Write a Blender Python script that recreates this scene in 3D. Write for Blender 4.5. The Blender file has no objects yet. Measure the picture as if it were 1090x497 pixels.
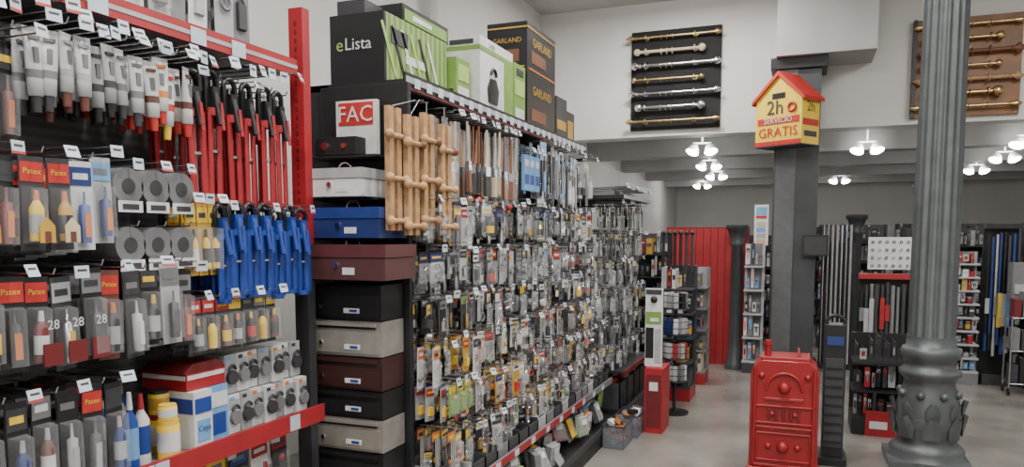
import bpy, math, random
from mathutils import Vector, Matrix
random.seed(11)
R=random.random
def U(a,b): return a+(b-a)*random.random()
T=Matrix.Translation
def RZ(a): return Matrix.Rotation(a,4,'Z')
def RX(a): return Matrix.Rotation(a,4,'X')
def RY(a): return Matrix.Rotation(a,4,'Y')
I4=Matrix.Identity(4)
FX=Matrix(((0,0,1,0),(1,0,0,0),(0,1,0,0),(0,0,0,1)))   # text plane facing +X
FY=Matrix(((1,0,0,0),(0,0,-1,0),(0,1,0,0),(0,0,0,1)))  # text plane facing -Y

# ---------------------------------------------------------------- materials
MATS={}
def mat(name,col,rough=.5,metal=0.,noise=.12,scale=12.,emit=0.,alpha=1.,bump=0.,coat=0.):
    if name in MATS: return MATS[name]
    m=bpy.data.materials.new(name); m.use_nodes=True
    nt=m.node_tree; b=nt.nodes['Principled BSDF']
    c=(col[0],col[1],col[2],1)
    b.inputs['Roughness'].default_value=rough; b.inputs['Metallic'].default_value=metal
    b.inputs['Coat Weight'].default_value=coat
    tc=nt.nodes.new('ShaderNodeTexCoord'); nz=nt.nodes.new('ShaderNodeTexNoise')
    nz.inputs['Scale'].default_value=scale; nz.inputs['Detail'].default_value=4
    nt.links.new(tc.outputs['Object'],nz.inputs['Vector'])
    rp=nt.nodes.new('ShaderNodeValToRGB')
    rp.color_ramp.elements[0].position=.3; rp.color_ramp.elements[1].position=.7
    rp.color_ramp.elements[0].color=tuple(max(0,x*(1-noise)) for x in col)+(1,)
    rp.color_ramp.elements[1].color=tuple(min(1,x*(1+noise)) for x in col)+(1,)
    nt.links.new(nz.outputs['Fac'],rp.inputs['Fac']); nt.links.new(rp.outputs['Color'],b.inputs['Base Color'])
    if bump:
        bp=nt.nodes.new('ShaderNodeBump'); bp.inputs['Strength'].default_value=bump; bp.inputs['Distance'].default_value=.01
        nt.links.new(nz.outputs['Fac'],bp.inputs['Height']); nt.links.new(bp.outputs['Normal'],b.inputs['Normal'])
    if emit:
        b.inputs['Emission Color'].default_value=c; b.inputs['Emission Strength'].default_value=emit
    if alpha<1: b.inputs['Alpha'].default_value=alpha
    m.diffuse_color=c; MATS[name]=m; return m

def stripes(name,c1,c2,scale,axis='Z',rough=.5,metal=0.):
    m=mat(name,c1,rough,metal); nt=m.node_tree; b=nt.nodes['Principled BSDF']
    w=nt.nodes.new('ShaderNodeTexWave'); w.bands_direction=axis; w.inputs['Scale'].default_value=scale
    w.inputs['Distortion'].default_value=.6
    tc=nt.nodes.new('ShaderNodeTexCoord'); nt.links.new(tc.outputs['Object'],w.inputs['Vector'])
    rp=nt.nodes.new('ShaderNodeValToRGB'); rp.color_ramp.elements[0].color=c1+(1,); rp.color_ramp.elements[1].color=c2+(1,)
    nt.links.new(w.outputs['Fac'],rp.inputs['Fac']); nt.links.new(rp.outputs['Color'],b.inputs['Base Color'])
    return m

white=mat('white_plastic',(.60,.61,.61),.5); offw=mat('tag_white',(.48,.54,.60),.5)
black=mat('black_plastic',(.010,.010,.012),.4); dgrey=mat('dark_grey',(.035,.035,.04),.5)
grey=mat('mid_grey',(.16,.16,.17),.5); lgrey=mat('light_grey',(.35,.36,.37),.5)
steel=mat('steel',(.5,.5,.52),.25,1.); chrome=mat('chrome',(.8,.8,.82),.13,1.); brass=mat('brass',(.6,.44,.2),.3,1.)
red=mat('red_paint',(.31,.012,.018),.5); dred=mat('dark_red_paint',(.13,.01,.012),.5); bred=mat('bright_red',(.45,.025,.022),.5)
blue=mat('blue_plastic',(.012,.045,.26),.45); lblue=mat('light_blue',(.14,.32,.58),.45); dblue=mat('dark_blue',(.015,.035,.15),.45)
yellow=mat('yellow',(.7,.46,.04),.5); gold=mat('ochre',(.46,.27,.04),.5); orange=mat('orange',(.6,.17,.03),.5)
green=mat('leaf_green',(.17,.30,.06),.55); lgreen=mat('lime_green',(.33,.48,.13),.55)
wood=mat('light_wood',(.43,.25,.12),.5,noise=.25,scale=30); dwood=mat('dark_wood',(.16,.06,.03),.5)
cream=mat('cream',(.55,.46,.31),.5); brown=mat('brown',(.12,.04,.03),.5); tan=mat('tan_bristle',(.4,.32,.21),.8)
blister=mat('clear_blister',(.8,.82,.85),.06,0,.03,alpha=.12)
bag=mat('clear_bag',(.7,.72,.75),.12,0,.1,alpha=.28,bump=1.,scale=60)
rubber=mat('rubber_grey',(.14,.14,.15),.5)
pinkish=mat('pink_card',(.65,.3,.26),.5)
tubew=mat('tube_silver_white',(.52,.53,.55),.35,.2)

# ---------------------------------------------------------------- mesh builder
_tc={}
def textmesh(s):
    if s in _tc: return _tc[s]
    cu=bpy.data.curves.new('t','FONT'); cu.body=s; cu.size=1; cu.align_x='CENTER'; cu.align_y='CENTER'; cu.resolution_u=2
    cu.extrude=.01
    ob=bpy.data.objects.new('t',cu); bpy.context.scene.collection.objects.link(ob)
    dg=bpy.context.evaluated_depsgraph_get(); me=ob.evaluated_get(dg).to_mesh()
    vs=[tuple(v.co) for v in me.vertices]; fs=[tuple(p.vertices) for p in me.polygons]
    bpy.data.objects.remove(ob,do_unlink=True); bpy.data.curves.remove(cu)
    _tc[s]=(vs,fs); return _tc[s]

class MB:
    def __init__(s,name): s.n=name; s.v=[]; s.f=[]; s.mi=[]; s.sm=[]; s.ms=[]
    def add(s,vs,fs,m,M=I4,smooth=False):
        if m not in s.ms: s.ms.append(m)
        k=s.ms.index(m); o=len(s.v)
        for v in vs:
            p=M@Vector(v); s.v.append((p.x,p.y,p.z))
        for f in fs:
            s.f.append(tuple(i+o for i in f)); s.mi.append(k); s.sm.append(smooth)
    def b(s,m,x0,x1,y0,y1,z0,z1,M=I4,tp=0.,):
        vs=[(x0,y0,z0),(x0,y1,z0),(x0,y1,z1),(x0,y0,z1),(x1,y0+tp,z0+tp),(x1,y1-tp,z0+tp),(x1,y1-tp,z1-tp),(x1,y0+tp,z1-tp)]
        fs=[(0,3,2,1),(4,5,6,7),(0,1,5,4),(1,2,6,5),(2,3,7,6),(3,0,4,7)]
        s.add(vs,fs,m,M)
    def loft(s,secs,m,M=I4,n=12,smooth=True,cap=True,ph=0.):
        vs=[];fs=[]
        for q in secs:
            cx,cy=(q[3],q[4]) if len(q)>3 else (0,0)
            for i in range(n):
                a=2*math.pi*i/n+ph; vs.append((cx+q[1]*math.cos(a),cy+q[2]*math.sin(a),q[0]))
        for j in range(len(secs)-1):
            for i in range(n):
                a=j*n+i; b_=j*n+(i+1)%n; fs.append((a,b_,b_+n,a+n))
        s.add(vs,fs,m,M,smooth)
        if cap:
            k=len(secs)-1
            s.add([vs[i] for i in range(n)],[tuple(reversed(range(n)))],m,M)
            s.add([vs[k*n+i] for i in range(n)],[tuple(range(n))],m,M)
    def cyl(s,p0,p1,r,m,M=I4,n=8,r1=None,smooth=True):
        p0=Vector(p0);p1=Vector(p1);d=p1-p0;L=d.length
        if L<1e-6:return
        Q=Vector((0,0,1)).rotation_difference(d).to_matrix().to_4x4()
        r1=r if r1 is None else r1
        s.loft([(0,r,r),(L,r1,r1)],m,M@T(p0)@Q,n,smooth)
    def ball(s,c,r,m,M=I4,n=10,k=6,sz=1.):
        secs=[]
        for j in range(k+1):
            a=-math.pi/2+math.pi*j/k; secs.append((math.sin(a)*r*sz,max(.0005,math.cos(a)*r),max(.0005,math.cos(a)*r)))
        s.loft(secs,m,M@T(c),n)
    def torus(s,c,R_,r,m,M=I4,n=16,k=6,a0=0,a1=2*math.pi):
        vs=[];fs=[];full=abs(a1-a0-2*math.pi)<1e-4; N=n if full else n+1
        for i in range(N):
            a=a0+(a1-a0)*i/n
            for j in range(k):
                t=2*math.pi*j/k; rr=R_+r*math.cos(t)
                vs.append((r*math.sin(t),rr*math.cos(a),rr*math.sin(a)))
        for i in range(n):
            for j in range(k):
                a=i*k+j;b_=i*k+(j+1)%k;c2=((i+1)%N)*k+(j+1)%k;d=((i+1)%N)*k+j
                fs.append((a,b_,c2,d))
        s.add(vs,fs,m,M@T(c),True)
    def prism(s,poly,d0,d1,m,M=I4):
        n=len(poly); vs=[(d0,p[0],p[1]) for p in poly]+[(d1,p[0],p[1]) for p in poly]
        fs=[tuple(reversed(range(n))),tuple(range(n,2*n))]+[(i,(i+1)%n,(i+1)%n+n,i+n) for i in range(n)]
        s.add(vs,fs,m,M)
    def text(s,t,m,M,size):
        vs,fs=textmesh(t); s.add(vs,fs,m,M@Matrix.Diagonal((size,size,size*.3,1)))
    def done(s,bevel=0.,seg=2):
        xs=[v[0] for v in s.v];ys=[v[1] for v in s.v];zs=[v[2] for v in s.v]
        c=((min(xs)+max(xs))/2,(min(ys)+max(ys))/2,min(zs))
        me=bpy.data.meshes.new(s.n); me.from_pydata([(v[0]-c[0],v[1]-c[1],v[2]-c[2]) for v in s.v],[],s.f)
        for m in s.ms: me.materials.append(m)
        me.polygons.foreach_set('material_index',s.mi); me.polygons.foreach_set('use_smooth',s.sm); me.update()
        ob=bpy.data.objects.new(s.n,me); ob.location=c; bpy.context.scene.collection.objects.link(ob)
        if bevel:
            md=ob.modifiers.new('bevel','BEVEL'); md.width=bevel; md.segments=seg; md.limit_method='ANGLE'; md.angle_limit=math.radians(50)
        return ob

def simple(name,m,x0,x1,y0,y1,z0,z1,bevel=0):
    b=MB(name); b.b(m,x0,x1,y0,y1,z0,z1); return b.done(bevel)

# ---------------------------------------------------------------- room shell
wallm=mat('painted_wall',(.66,.65,.635),.7,noise=.04,scale=2,bump=.05)
ceilm=mat('painted_ceiling',(.47,.47,.46),.75,noise=.04,scale=2)
lowm=mat('low_ceiling_paint',(.56,.56,.55),.7,noise=.05,scale=2)
beamm=mat('beam_paint',(.40,.40,.395),.6,noise=.05,scale=3)
fm=mat('concrete_floor',(.20,.19,.172),.2,noise=.3,scale=1.6,bump=.03)
simple('floor',fm,-3.65,6.2,-3.2,24.2,-.15,0)
simple('wall_left',wallm,-3.65,-3.45,-3.2,24.2,0,4.6)
simple('wall_right',wallm,6.0,6.2,-3.2,24.2,0,4.6)
simple('wall_back',wallm,-3.45,6.0,22.,22.2,0,4.6)
simple('wall_front',wallm,-3.45,6.0,-3.2,-3.0,0,4.6)
simple('wall_mezzanine_front',wallm,-3.45,6.0,10.,10.3,2.89,4.6)
simple('ceiling',ceilm,-3.65,6.2,-3.2,24.2,4.6,4.75)
simple('ceiling_lower',lowm,-3.45,6.0,10.3,22.,3.14,3.25)
for i,y in enumerate((12.4,14.9,17.4,19.9)):
    simple('trim_beam_%d'%(i+1),beamm,-3.45,6.0,y,y+.35,2.86,3.14)
simple('trim_soffit_beam',beamm,-.36,.68,9.25,10.,3.63,4.6)

# ---------------------------------------------------------------- camera
cd=bpy.data.cameras.new('camera'); cam=bpy.data.objects.new('camera',cd); bpy.context.scene.collection.objects.link(cam)
cam.location=(0,0,1.6); cam.rotation_euler=(math.radians(90-4.86),0,math.radians(21.2))
cd.sensor_width=36; cd.lens=26.4; cd.shift_y=.064; cd.clip_start=.05
bpy.context.scene.camera=cam

# ---------------------------------------------------------------- lamps
glow=mat('lamp_tube_glow',(1,.98,.94),.4,emit=26)
def lamp(x,y,z,power,L=1.2,name='fluorescent_lamp'):
    b=MB(name); M=T((x,y,z))
    b.b(white,-L/2,L/2,-.11,.11,-.05,0,M)
    for s in (-.055,.055): b.cyl((-L/2+.03,s,-.075),(L/2-.03,s,-.075),.022,glow,M,8)
    for s in (-L/2+.02,L/2-.02): b.b(white,s-.015,s+.015,-.09,.09,-.1,-.05,M)
    o=b.done()
    ld=bpy.data.lights.new('lamp_light','AREA'); ld.shape='RECTANGLE'; ld.size=L; ld.size_y=.25; ld.energy=power; ld.color=(1,.965,.91)
    lo=bpy.data.objects.new('tube_light',ld); bpy.context.scene.collection.objects.link(lo)
    lo.parent=o; lo.location=(0,0,-.02)
for (x,y) in ((-.9,-1.2),(-.7,1.6),(-.6,4.4),(-1.35,8.4),(2.2,-.5),(2.2,3.),(2.6,6.8)):
    lamp(x,y,4.598,112)
def spot(x,y,z,power=26):
    b=MB('ceiling_spotlight'); b.cyl((x,y,z-.02),(x,y,z),.09,white,n=16); b.cyl((x,y,z-.2),(x,y,z-.02),.015,white)
    b.b(white,x-.13,x+.13,y-.02,y+.02,z-.22,z-.2)
    for s,t in ((-.1,.35),(.1,-.3)):
        M=T((x+s,y,z-.24))@RY(t)@RX(math.pi*.86)
        b.loft([(0,.04,.04),(.04,.07,.07),(.12,.1,.1)],white,M,14); b.loft([(.118,.095,.095),(.135,.07,.07)],glow,M,14)
    o=b.done()
    ld=bpy.data.lights.new('spot_bulb','POINT'); ld.energy=power; ld.shadow_soft_size=.09; ld.color=(1,.965,.91)
    lo=bpy.data.objects.new('spot_bulb',ld); bpy.context.scene.collection.objects.link(lo); lo.parent=o; lo.location=(0,-.14,.05)
for (x,y) in ((-1.42,11.3),(-1.75,16.4),(-1.62,13.9),(2.75,12.0),(3.0,16.6),(2.95,14.2),(.7,18.6),(-2.4,19.3),(4.6,14.0),(.8,12.0)): spot(x,y,3.14)

# ---------------------------------------------------------------- product builders
def tag(mb,x,y,z,yaw=0,w=.042,h=.034):
    M=T((x,y,z))@RZ(yaw+U(-.3,.3))@RY(U(-.5,.1))
    mb.b(offw,0,.002,-w/2,w/2,-h,0,M); mb.b(dgrey,.002,.003,-w*.32,w*.32,-h*.45,-h*.28,M)
    if R()<.15: mb.b(bred,.002,.003,-w*.5,w*.5,-h*.99,-h*.8,M)
def hook(mb,xb,xf,y,z,dotag=True):
    mb.cyl((xb,y,z),(xf,y,z),.0028,steel,n=5); mb.cyl((xf,y,z),(xf+.008,y,z+.014),.0028,steel,n=5)
    if dotag:
        mb.cyl((xb,y,z+.02),(xf+.01,y,z+.02),.002,steel,n=4); tag(mb,xf+.012,y,z+.022)
def item(mb,kind,w,h,m,m2,M):
    if kind==0:
        r=w*.28
        mb.loft([(-h*.9,r*.9,r),(-h*.55,r*.9,r),(-h*.47,r*.4,r*.4)],m,M@T((r,0,0)),10)
        mb.loft([(-h*.47,r*.4,r*.4),(-h*.36,r*.3,r*.3)],m2,M@T((r,0,0)),8)
        mb.loft([(-h*.82,r*.93,r*1.03),(-h*.62,r*.93,r*1.03)],random.choice((white,bred,yellow,dgrey,lgrey)),M@T((r,0,0)),10,cap=False)
        mb.b(blister,0,.034,-w*.42,w*.42,-h*.94,-h*.32,M,.006)
    elif kind==1:
        mb.b(m,0,.02,-w*.3,w*.3,-h*.88,-h*.5,M,.004); mb.ball((.015,0,-h*.42),w*.16,m2,M,8,4)
        mb.b(blister,0,.028,-w*.4,w*.4,-h*.93,-h*.32,M,.006)
    elif kind==2:
        mb.loft([(-h*.95,w*.12,w*.12),(-h*.8,w*.17,w*.17),(-h*.55,w*.12,w*.12)],m,M@T((w*.15,0,0)),8)
        mb.cyl((w*.15,0,-h*.55),(w*.15,0,-h*.15),w*.05,m2,M,6)
    elif kind==3:
        for _ in range(6):
            cy,cz=U(-w*.3,w*.3),-U(h*.42,h*.88); a=U(0,3.14); l=U(.012,.034)
            mb.cyl((.01,cy-l*math.cos(a),cz-l*math.sin(a)),(.016,cy+l*math.cos(a),cz+l*math.sin(a)),U(.003,.008),m if R()<.6 else m2,M,6)
        mb.b(bag,0,.022,-w*.44,w*.44,-h*.96,-h*.3,M,.01)
    elif kind==4:
        mb.torus((.012,0,-h*.66),w*.26,w*.07,m,M,12,5); mb.cyl((.012,0,-h*.5),(.012,0,-h*.3),w*.06,m2,M,6)
    elif kind==5:
        mb.b(m,0,.016,-w*.26,w*.26,-h*.85,-h*.58,M,.003); mb.torus((.008,0,-h*.58),w*.17,w*.045,m2,M,10,5,0,math.pi)
    elif kind==6:
        mb.cyl((-.002,0,-h*.75),(.022,0,-h*.75),w*.3,m,M,14); mb.b(m2,0,.02,-w*.25,w*.25,-h*.56,-h*.38,M)
    elif kind==7:
        for s in (-.22,0.,.22): mb.cyl((.01,w*s,-h*.95),(.01,w*s,-h*.2),w*.07,m if s else m2,M,6)
    elif kind==8:
        r=w*.22
        mb.loft([(-h*.92,r,r),(-h*.5,r,r),(-h*.48,r*.3,r*.3),(-h*.34,r*.18,r*.18)],m,M@T((r,0,0)),10)
        mb.b(m2,r*1.9,r*2.05,-r*.6,r*.6,-h*.85,-h*.58,M)
        mb.b(blister,0,.034,-w*.4,w*.4,-h*.95,-h*.32,M,.006)
def pack(mb,x,y,z,w,h,card,label,m,m2,kind,yaw=0.,txt=None,tcol=None,half=False):
    M=T((x,y,z))@RZ(yaw)@RX(U(-.04,.04))
    ch=h*.34 if half else h
    mb.b(card,-.002,.001,-w/2,w/2,-ch,0,M)
    mb.b(label,.001,.003,-w*.46,w*.46,-h*.27,-h*.06,M)
    if txt:
        mb.text(txt,tcol or white,M@T((.004,0,-h*.16))@FX,w*.32)
    else: mb.b(random.choice((white,dgrey,yellow,grey)),.003,.004,-w*.34,w*.3,-h*.2,-h*.13,M)
    item(mb,kind,w,h,m,m2,M)
def tube(mb,x,y,z,L,w,m,band,cap,yaw=0):
    M=T((x,y,z))@RZ(yaw)@RX(U(-.06,.06))
    mb.loft([(0,.002,w/2),(-L*.06,.003,w/2)],lgrey,M,12)
    mb.loft([(-L*.06,.003,w/2),(-L*.3,.012,w*.48),(-L*.5,.016,w*.44)],m,M,12,cap=False)
    mb.loft([(-L*.5,.0165,w*.44),(-L*.6,.018,w*.42)],band,M,12,cap=False)
    mb.loft([(-L*.6,.0175,w*.42),(-L*.8,.018,w*.38),(-L*.82,.008,.008)],m,M,12)
    mb.loft([(-L*.8,.014,.014),(-L,.011,.011)],cap,M,10)
    mb.b(grey,.006,.0165,-w*.13,w*.13,-L*.42,-L*.24,M); mb.b(band,.004,.012,-w*.28,w*.28,-L*.15,-L*.11,M)
def gun(mb,x,y,z,m,L=.42,yaw=0,fat=1.,hm=None):
    M=T((x,y,z))@RZ(yaw)@RX(U(-.03,.03)); hm=hm or black
    mb.cyl((0,0,-L*.95),(0,0,-.03),.005,steel,M,6); mb.torus((0,0,-.03),.03,.010,black,M,12,6,0,math.pi)
    mb.b(black,-.008,.008,-.04,-.022,-L*.3,-.03,M); mb.b(black,-.008,.008,.022,.036,-L*.14,-.03,M)
    for a in (0,2.1,4.2):
        cx,cy=.026*math.cos(a+math.pi),.026*math.sin(a+math.pi)
        mb.loft([(-L*.97,.006*fat,.014*fat,cx,cy),(-L*.30,.006*fat,.014*fat,cx,cy)],m,M,6)
    mb.cyl((0,0,-L),(0,0,-L*.95),.032,m,M,14); mb.cyl((0,0,-L*.34),(0,0,-L*.28),.033,m,M,14)
    mb.cyl((0,0,-L*.62),(0,0,-L*.6),.024,steel,M,12)
    mb.b(hm,-.014,.024,-.018,.018,-L*.3,-L*.12,M)
    mb.loft([(0,.011,.014),(.05,.013,.015),(.12,.015,.016)],hm,M@T((.02,0,-L*.16))@RY(2.95),8)
    mb.loft([(0,.004,.008),(.1,.005,.009)],m,M@T((.045,0,-L*.24))@RY(3.05),6)
def can(mb,x,y,z,r,h,m,lid,lab=None):
    M=T((x,y,z)); mb.loft([(0,r,r),(h*.86,r,r),(h*.88,r*.92,r*.92)],m,M,16); mb.loft([(h*.86,r*.96,r*.96),(h,r*.93,r*.93)],lid,M,16)
    if lab: mb.loft([(h*.2,r*1.01,r*1.01),(h*.7,r*1.01,r*1.01)],lab,M,16,cap=False)
def bottle(mb,x,y,z,r,h,m,capm,lab=None):
    M=T((x,y,z)); mb.loft([(0,r*.8,r),(h*.62,r*.8,r),(h*.76,r*.35,r*.35),(h*.8,r*.35,r*.35)],m,M,12); mb.loft([(h*.78,r*.4,r*.4),(h,r*.25,r*.25)],capm,M,10)
    if lab: mb.loft([(h*.15,r*.82,r*1.02),(h*.55,r*.82,r*1.02)],lab,M,12,cap=False)
def carton(mb,x0,x1,y0,y1,z0,z1,m,acc=None,acc2=None):
    mb.b(m,x0,x1,y0,y1,z0,z1); h=z1-z0; w=y1-y0
    if acc:
        mb.b(acc,x1,x1+.002,y0+.005,y1-.005,z0+h*.62,z0+h*.88); mb.b(acc,x0+.005,x1-.005,y0-.002,y0,z0+h*.62,z0+h*.88)
    if acc2: mb.b(acc2,x1,x1+.002,y0+w*.15,y1-w*.15,z0+h*.12,z0+h*.5)

# ---------------------------------------------------------------- left shelving
pan=stripes('slotted_metal_panel',(.2,.205,.21),(.13,.135,.14),9,'Z',.4,.3)
b=MB('pegboard_shelving_unit')
b.b(pan,-2.47,-2.43,.3,2.66,0,2.75)
for y in (.32,1.42,2.64): b.b(grey,-2.43,-2.41,y-.02,y+.02,0,2.75)
b.b(grey,-2.43,-2.0,.3,2.64,2.27,2.29)
b.b(red,-2.0,-1.985,.3,2.65,2.26,2.325)
b.b(lgrey,-1.985,-1.983,.3,2.65,2.285,2.3)
b.b(grey,-2.43,-1.9,.3,2.64,.835,.86); b.b(red,-1.9,-1.885,.3,2.65,.815,.885)
b.b(grey,-2.43,-1.75,.3,2.64,.1,.14); b.b(red,-1.75,-1.735,.3,2.65,0,.16)
for y in [U(.6,2.6) for _ in range(6)]: b.b(offw,-1.885,-1.882,y-.03,y+.03,.82,.88)
for y in (.9,1.25,1.7,2.1,2.3): b.b(offw,-1.983,-1.98,y-.035,y+.035,2.26,2.315)
b.done()
b=MB('red_upright_post'); b.b(red,-2.055,-1.985,2.69,2.74,1.56,2.55); b.b(dgrey,-2.055,-1.985,2.69,2.74,0,1.56)
for k in range(26): b.b(dred,-2.026,-2.014,2.688,2.69,1.6+.035*k,1.62+.035*k)
b.done(.003)

b=MB('upper_blister_packs')
for k,y in enumerate([1.3+.105*i for i in range(12)]):
    hook(b,-2.43,-2.02,y,2.74,False)
    for l in range(2):
        pack(b,-2.10-.1*l+U(-.01,.01),y,2.73,.092,.38,(white,lgrey,grey)[k%3],lgrey,random.choice((grey,lgrey,dgrey)),dgrey,random.choice((1,4,5,6)),U(-.1,.1))
b.done()
b=MB('price_tag_row')
for k in range(26):
    y=.98+.063*k; z=2.235+U(-.025,.02); xx=-1.93+U(-.03,.03); b.cyl((-2.43,y,z),(xx,y,z),.003,steel,n=5); tag(b,xx+.005,y,z,0,.038,.042)
b.done()

b=MB('dark_sealant_packs')
for k in range(7):
    y=1.02+.07*k; hook(b,-2.43,-1.9,y,2.13,k%2==0)
    for l in range(4): pack(b,-2.02-.07*l+U(-.02,.02),y,2.12+.06*(l>1),.06,.27,black,random.choice((orange,dgrey,dgrey)),random.choice((black,dgrey,brown)),orange,8,U(-.1,.1))
b.done()
b=MB('adhesive_tubes')
tcols=[(tubew,grey,dgrey),(tubew,lgrey,brown),(lgrey,dgrey,black),(white,orange,bred),(white,bred,yellow),(white,brown,bred)]
for k in range(12):
    y=1.48+.048*k; m,bd,cp=tcols[(k//2)%3] if k<8 else tcols[3+k%3]
    hook(b,-2.43,-1.9,y,2.18,k%2==0)
    for l in range(5): tube(b,-1.96-.07*l+U(-.02,.02),y+U(-.008,.008),2.175-U(0,.03)+.012*l,.215+U(-.015,.02),.052,m,bd,cp,U(-.45,.45))
b.done()
b=MB('red_caulking_guns')
for k in range(6):
    y=2.10+.093*k; hook(b,-2.43,-1.98,y,2.165,k%3==0)
    for l in range(2): gun(b,-2.02-.17*l,y+U(-.008,.008),2.19-U(0,.02),red,.47,U(-.3,.3),1.1)
b.done()
b=MB('blue_caulking_guns')
for k in range(7):
    y=2.14+.076*k; hook(b,-2.43,-1.9,y,1.70,k%3==0)
    for l in range(3): gun(b,-1.95-.13*l,y+U(-.008,.008),1.72-U(0,.02),blue,.35,U(-.3,.3),1.5,blue)
b.done()
b=MB('glue_blister_packs')
lay=((dgrey,bred,gold,0),(dgrey,bred,black,0),(black,grey,lgrey,8),(dgrey,bred,gold,0),(black,dgrey,dred,8),(dgrey,bred,yellow,0),(dgrey,bred,gold,0),(white,dblue,blue,8),(lgrey,lblue,dblue,8))
for k in range(9):
    y=1.05+.074*k; dz=U(-.02,.015); hook(b,-2.43,-1.88,y,1.83+dz,k%2==0)
    cardm,labm,it,kd=lay[k]
    for l in range(5):
        pack(b,-1.93-.06*l+U(-.015,.015),y+U(-.004,.004),1.82+dz-.008*l,.068,.25,cardm,labm,it,orange,kd,U(-.16,.16),'Patex' if l==0 and labm is bred else None,yellow)
    if k in (0,3,5,6):
        b.prism([(-.022,0),(.022,0),(.022,.045),(0,.068),(-.022,.045)],0,.004,gold if k%2 else cream,T((-1.875,y,1.58)))
        b.b(brown,-1.871,-1.869,y-.008,y+.008,1.582,1.61)
b.done()
b=MB('duct_tape_rolls')
for z in (1.79,1.61):
    for k in range(3):
        y=1.735+.105*k
        hook(b,-2.43,-1.9,y,z+.02,z>1.7)
        for l in range(6):
            x=-1.93-.06*l; b.cyl((x-.05,y,z-.04),(x,y,z-.04),.056,rubber,n=24); b.cyl((x,y,z-.04),(x+.002,y,z-.04),.024,dgrey,n=20)
        b.b(white,-1.925,-1.923,y-.045,y+.045,z-.12,z-.085); b.b(dgrey,-1.923,-1.922,y-.03,y+.03,z-.112,z-.095)
b.done()
b=MB('yellow_sealant_packs')
for k in range(3):
    y=1.995+.055*k
    hook(b,-2.43,-1.92,y,1.72)
    for l in range(2): pack(b,-1.95-.07*l,y,1.71,.05,.25,gold,yellow,yellow,black,0)
b.done()
b=MB('mounting_adhesive_packs')
lay=((black,dgrey,brown),(dgrey,bred,black),(black,dgrey,black),(brown,grey,dgrey),(black,bred,black),(black,bred,dred),(dgrey,lgrey,steel),(black,grey,black),(brown,bred,dgrey),(dgrey,dgrey,lgrey),(black,dgrey,dgrey),(lgrey,grey,black),(black,grey,dred))
for k in range(13):
    y=1.05+.074*k; dz=U(-.02,.015); hook(b,-2.43,-1.86,y,1.51+dz,k%2==0)
    c,lb,it=lay[k]
    for l in range(5):
        pack(b,-1.92-.06*l+U(-.015,.015),y+U(-.004,.004),1.50+dz-.008*l,.069,.26+U(-.01,.01),c,lb,it,(orange,white,yellow,dgrey)[k%4],(0,8,8,0,8)[k%5],U(-.16,.16),'Patex' if (l==0 and lb is bred) else None,yellow)
    if k in (5,6,7):
        b.text('28',white,T((-1.868,y,1.36))@FX,.036); b.b(dred,-1.876,-1.872,y-.028,y+.028,1.25,1.31)
b.done()
b=MB('super_glue_bottles')
for k in range(7):
    y=2.0+.066*k
    if y>2.42: break
    hook(b,-2.43,-1.9,y,1.39,k%2==0)
    for l in range(3):
        pack(b,-1.95-.07*l,y,1.385,.062,.2,dgrey,bred if k<3 else (yellow,dgrey,grey)[k%3],(black,yellow,brown,black)[k%4],(yellow,black,yellow,orange)[k%4],0,U(-.1,.1))
b.done()
b=MB('black_sealant_packs')
for k in range(9):
    y=1.05+.072*k; hook(b,-2.43,-1.86,y,1.18,k%2==0)
    for l in range(5):
        pack(b,-1.92-.06*l+U(-.015,.015),y,1.17+U(-.01,.01),.066,.28,black,(dgrey,grey,black,bred)[k%4],random.choice((brown,dgrey,black,dblue,lgrey)),lgrey,random.choice((0,8)),U(-.16,.16),'Patex' if (l==0 and k%4==3) else None,yellow)
b.done()
zs=.862
b=MB('boxed_padlocks')
for r in range(2):
    for k in range(7):
        y0=2.17+.064*k; z0=zs+.15*r; x1=-1.96-.02*r+U(-.012,.012)
        carton(b,x1-.14,x1,y0,y0+.06,z0,z0+.145,(white,lgrey,white)[(k+r)%3],lgrey)
        b.cyl((x1,y0+.03,z0+.06),(x1+.016,y0+.03,z0+.06),.026,(grey,dgrey,grey,dgrey)[(k+r)%4],n=16); b.torus((x1+.01,y0+.03,z0+.088),.018,.005,dgrey,n=10,k=5,a0=0,a1=math.pi)
        b.b(random.choice((dgrey,lblue,orange)),x1,x1+.003,y0+.008,y0+.03,z0+.125,z0+.138)
b.done()
b=MB('adhesive_bottles')
bottle(b,-1.95,1.72,zs,.026,.25,blue,white,lblue); bottle(b,-1.98,1.79,zs,.028,.23,white,red,blue)
bottle(b,-2.06,1.70,zs,.028,.27,blue,white,white); bottle(b,-2.07,1.78,zs,.03,.27,lgrey,black,orange)
bottle(b,-1.95,1.655,zs,.024,.22,white,blue,dblue); bottle(b,-2.15,1.86,zs,.03,.26,blue,white,white); bottle(b,-2.15,1.78,zs,.03,.26,white,blue,red)
b.done()
b=MB('yellow_glue_jars')
can(b,-1.95,1.87,zs,.036,.13,yellow,yellow,white); can(b,-2.04,1.92,zs,.036,.13,yellow,red,white); can(b,-2.04,1.92,zs+.132,.034,.08,yellow,black,gold); can(b,-1.95,1.87,zs+.131,.03,.05,yellow,yellow,white)
b.done()
b=MB('repair_kit_boxes')
carton(b,-2.08,-1.93,1.965,2.05,zs,zs+.2,white,blue,lblue); carton(b,-2.1,-1.95,2.055,2.15,zs,zs+.2,lblue,white,blue)
carton(b,-2.16,-1.96,1.965,2.15,zs+.202,zs+.262,red,white,None)
b.prism([(-.1,0),(.1,0),(.06,.03),(-.06,.03)],-.2,0,dred,T((-1.96,2.055,zs+.263)))
b.text('Ceys',dblue,T((-1.925,2.008,zs+.07))@FX,.03)
b.done()
b=MB('low_shelf_tins')
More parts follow.
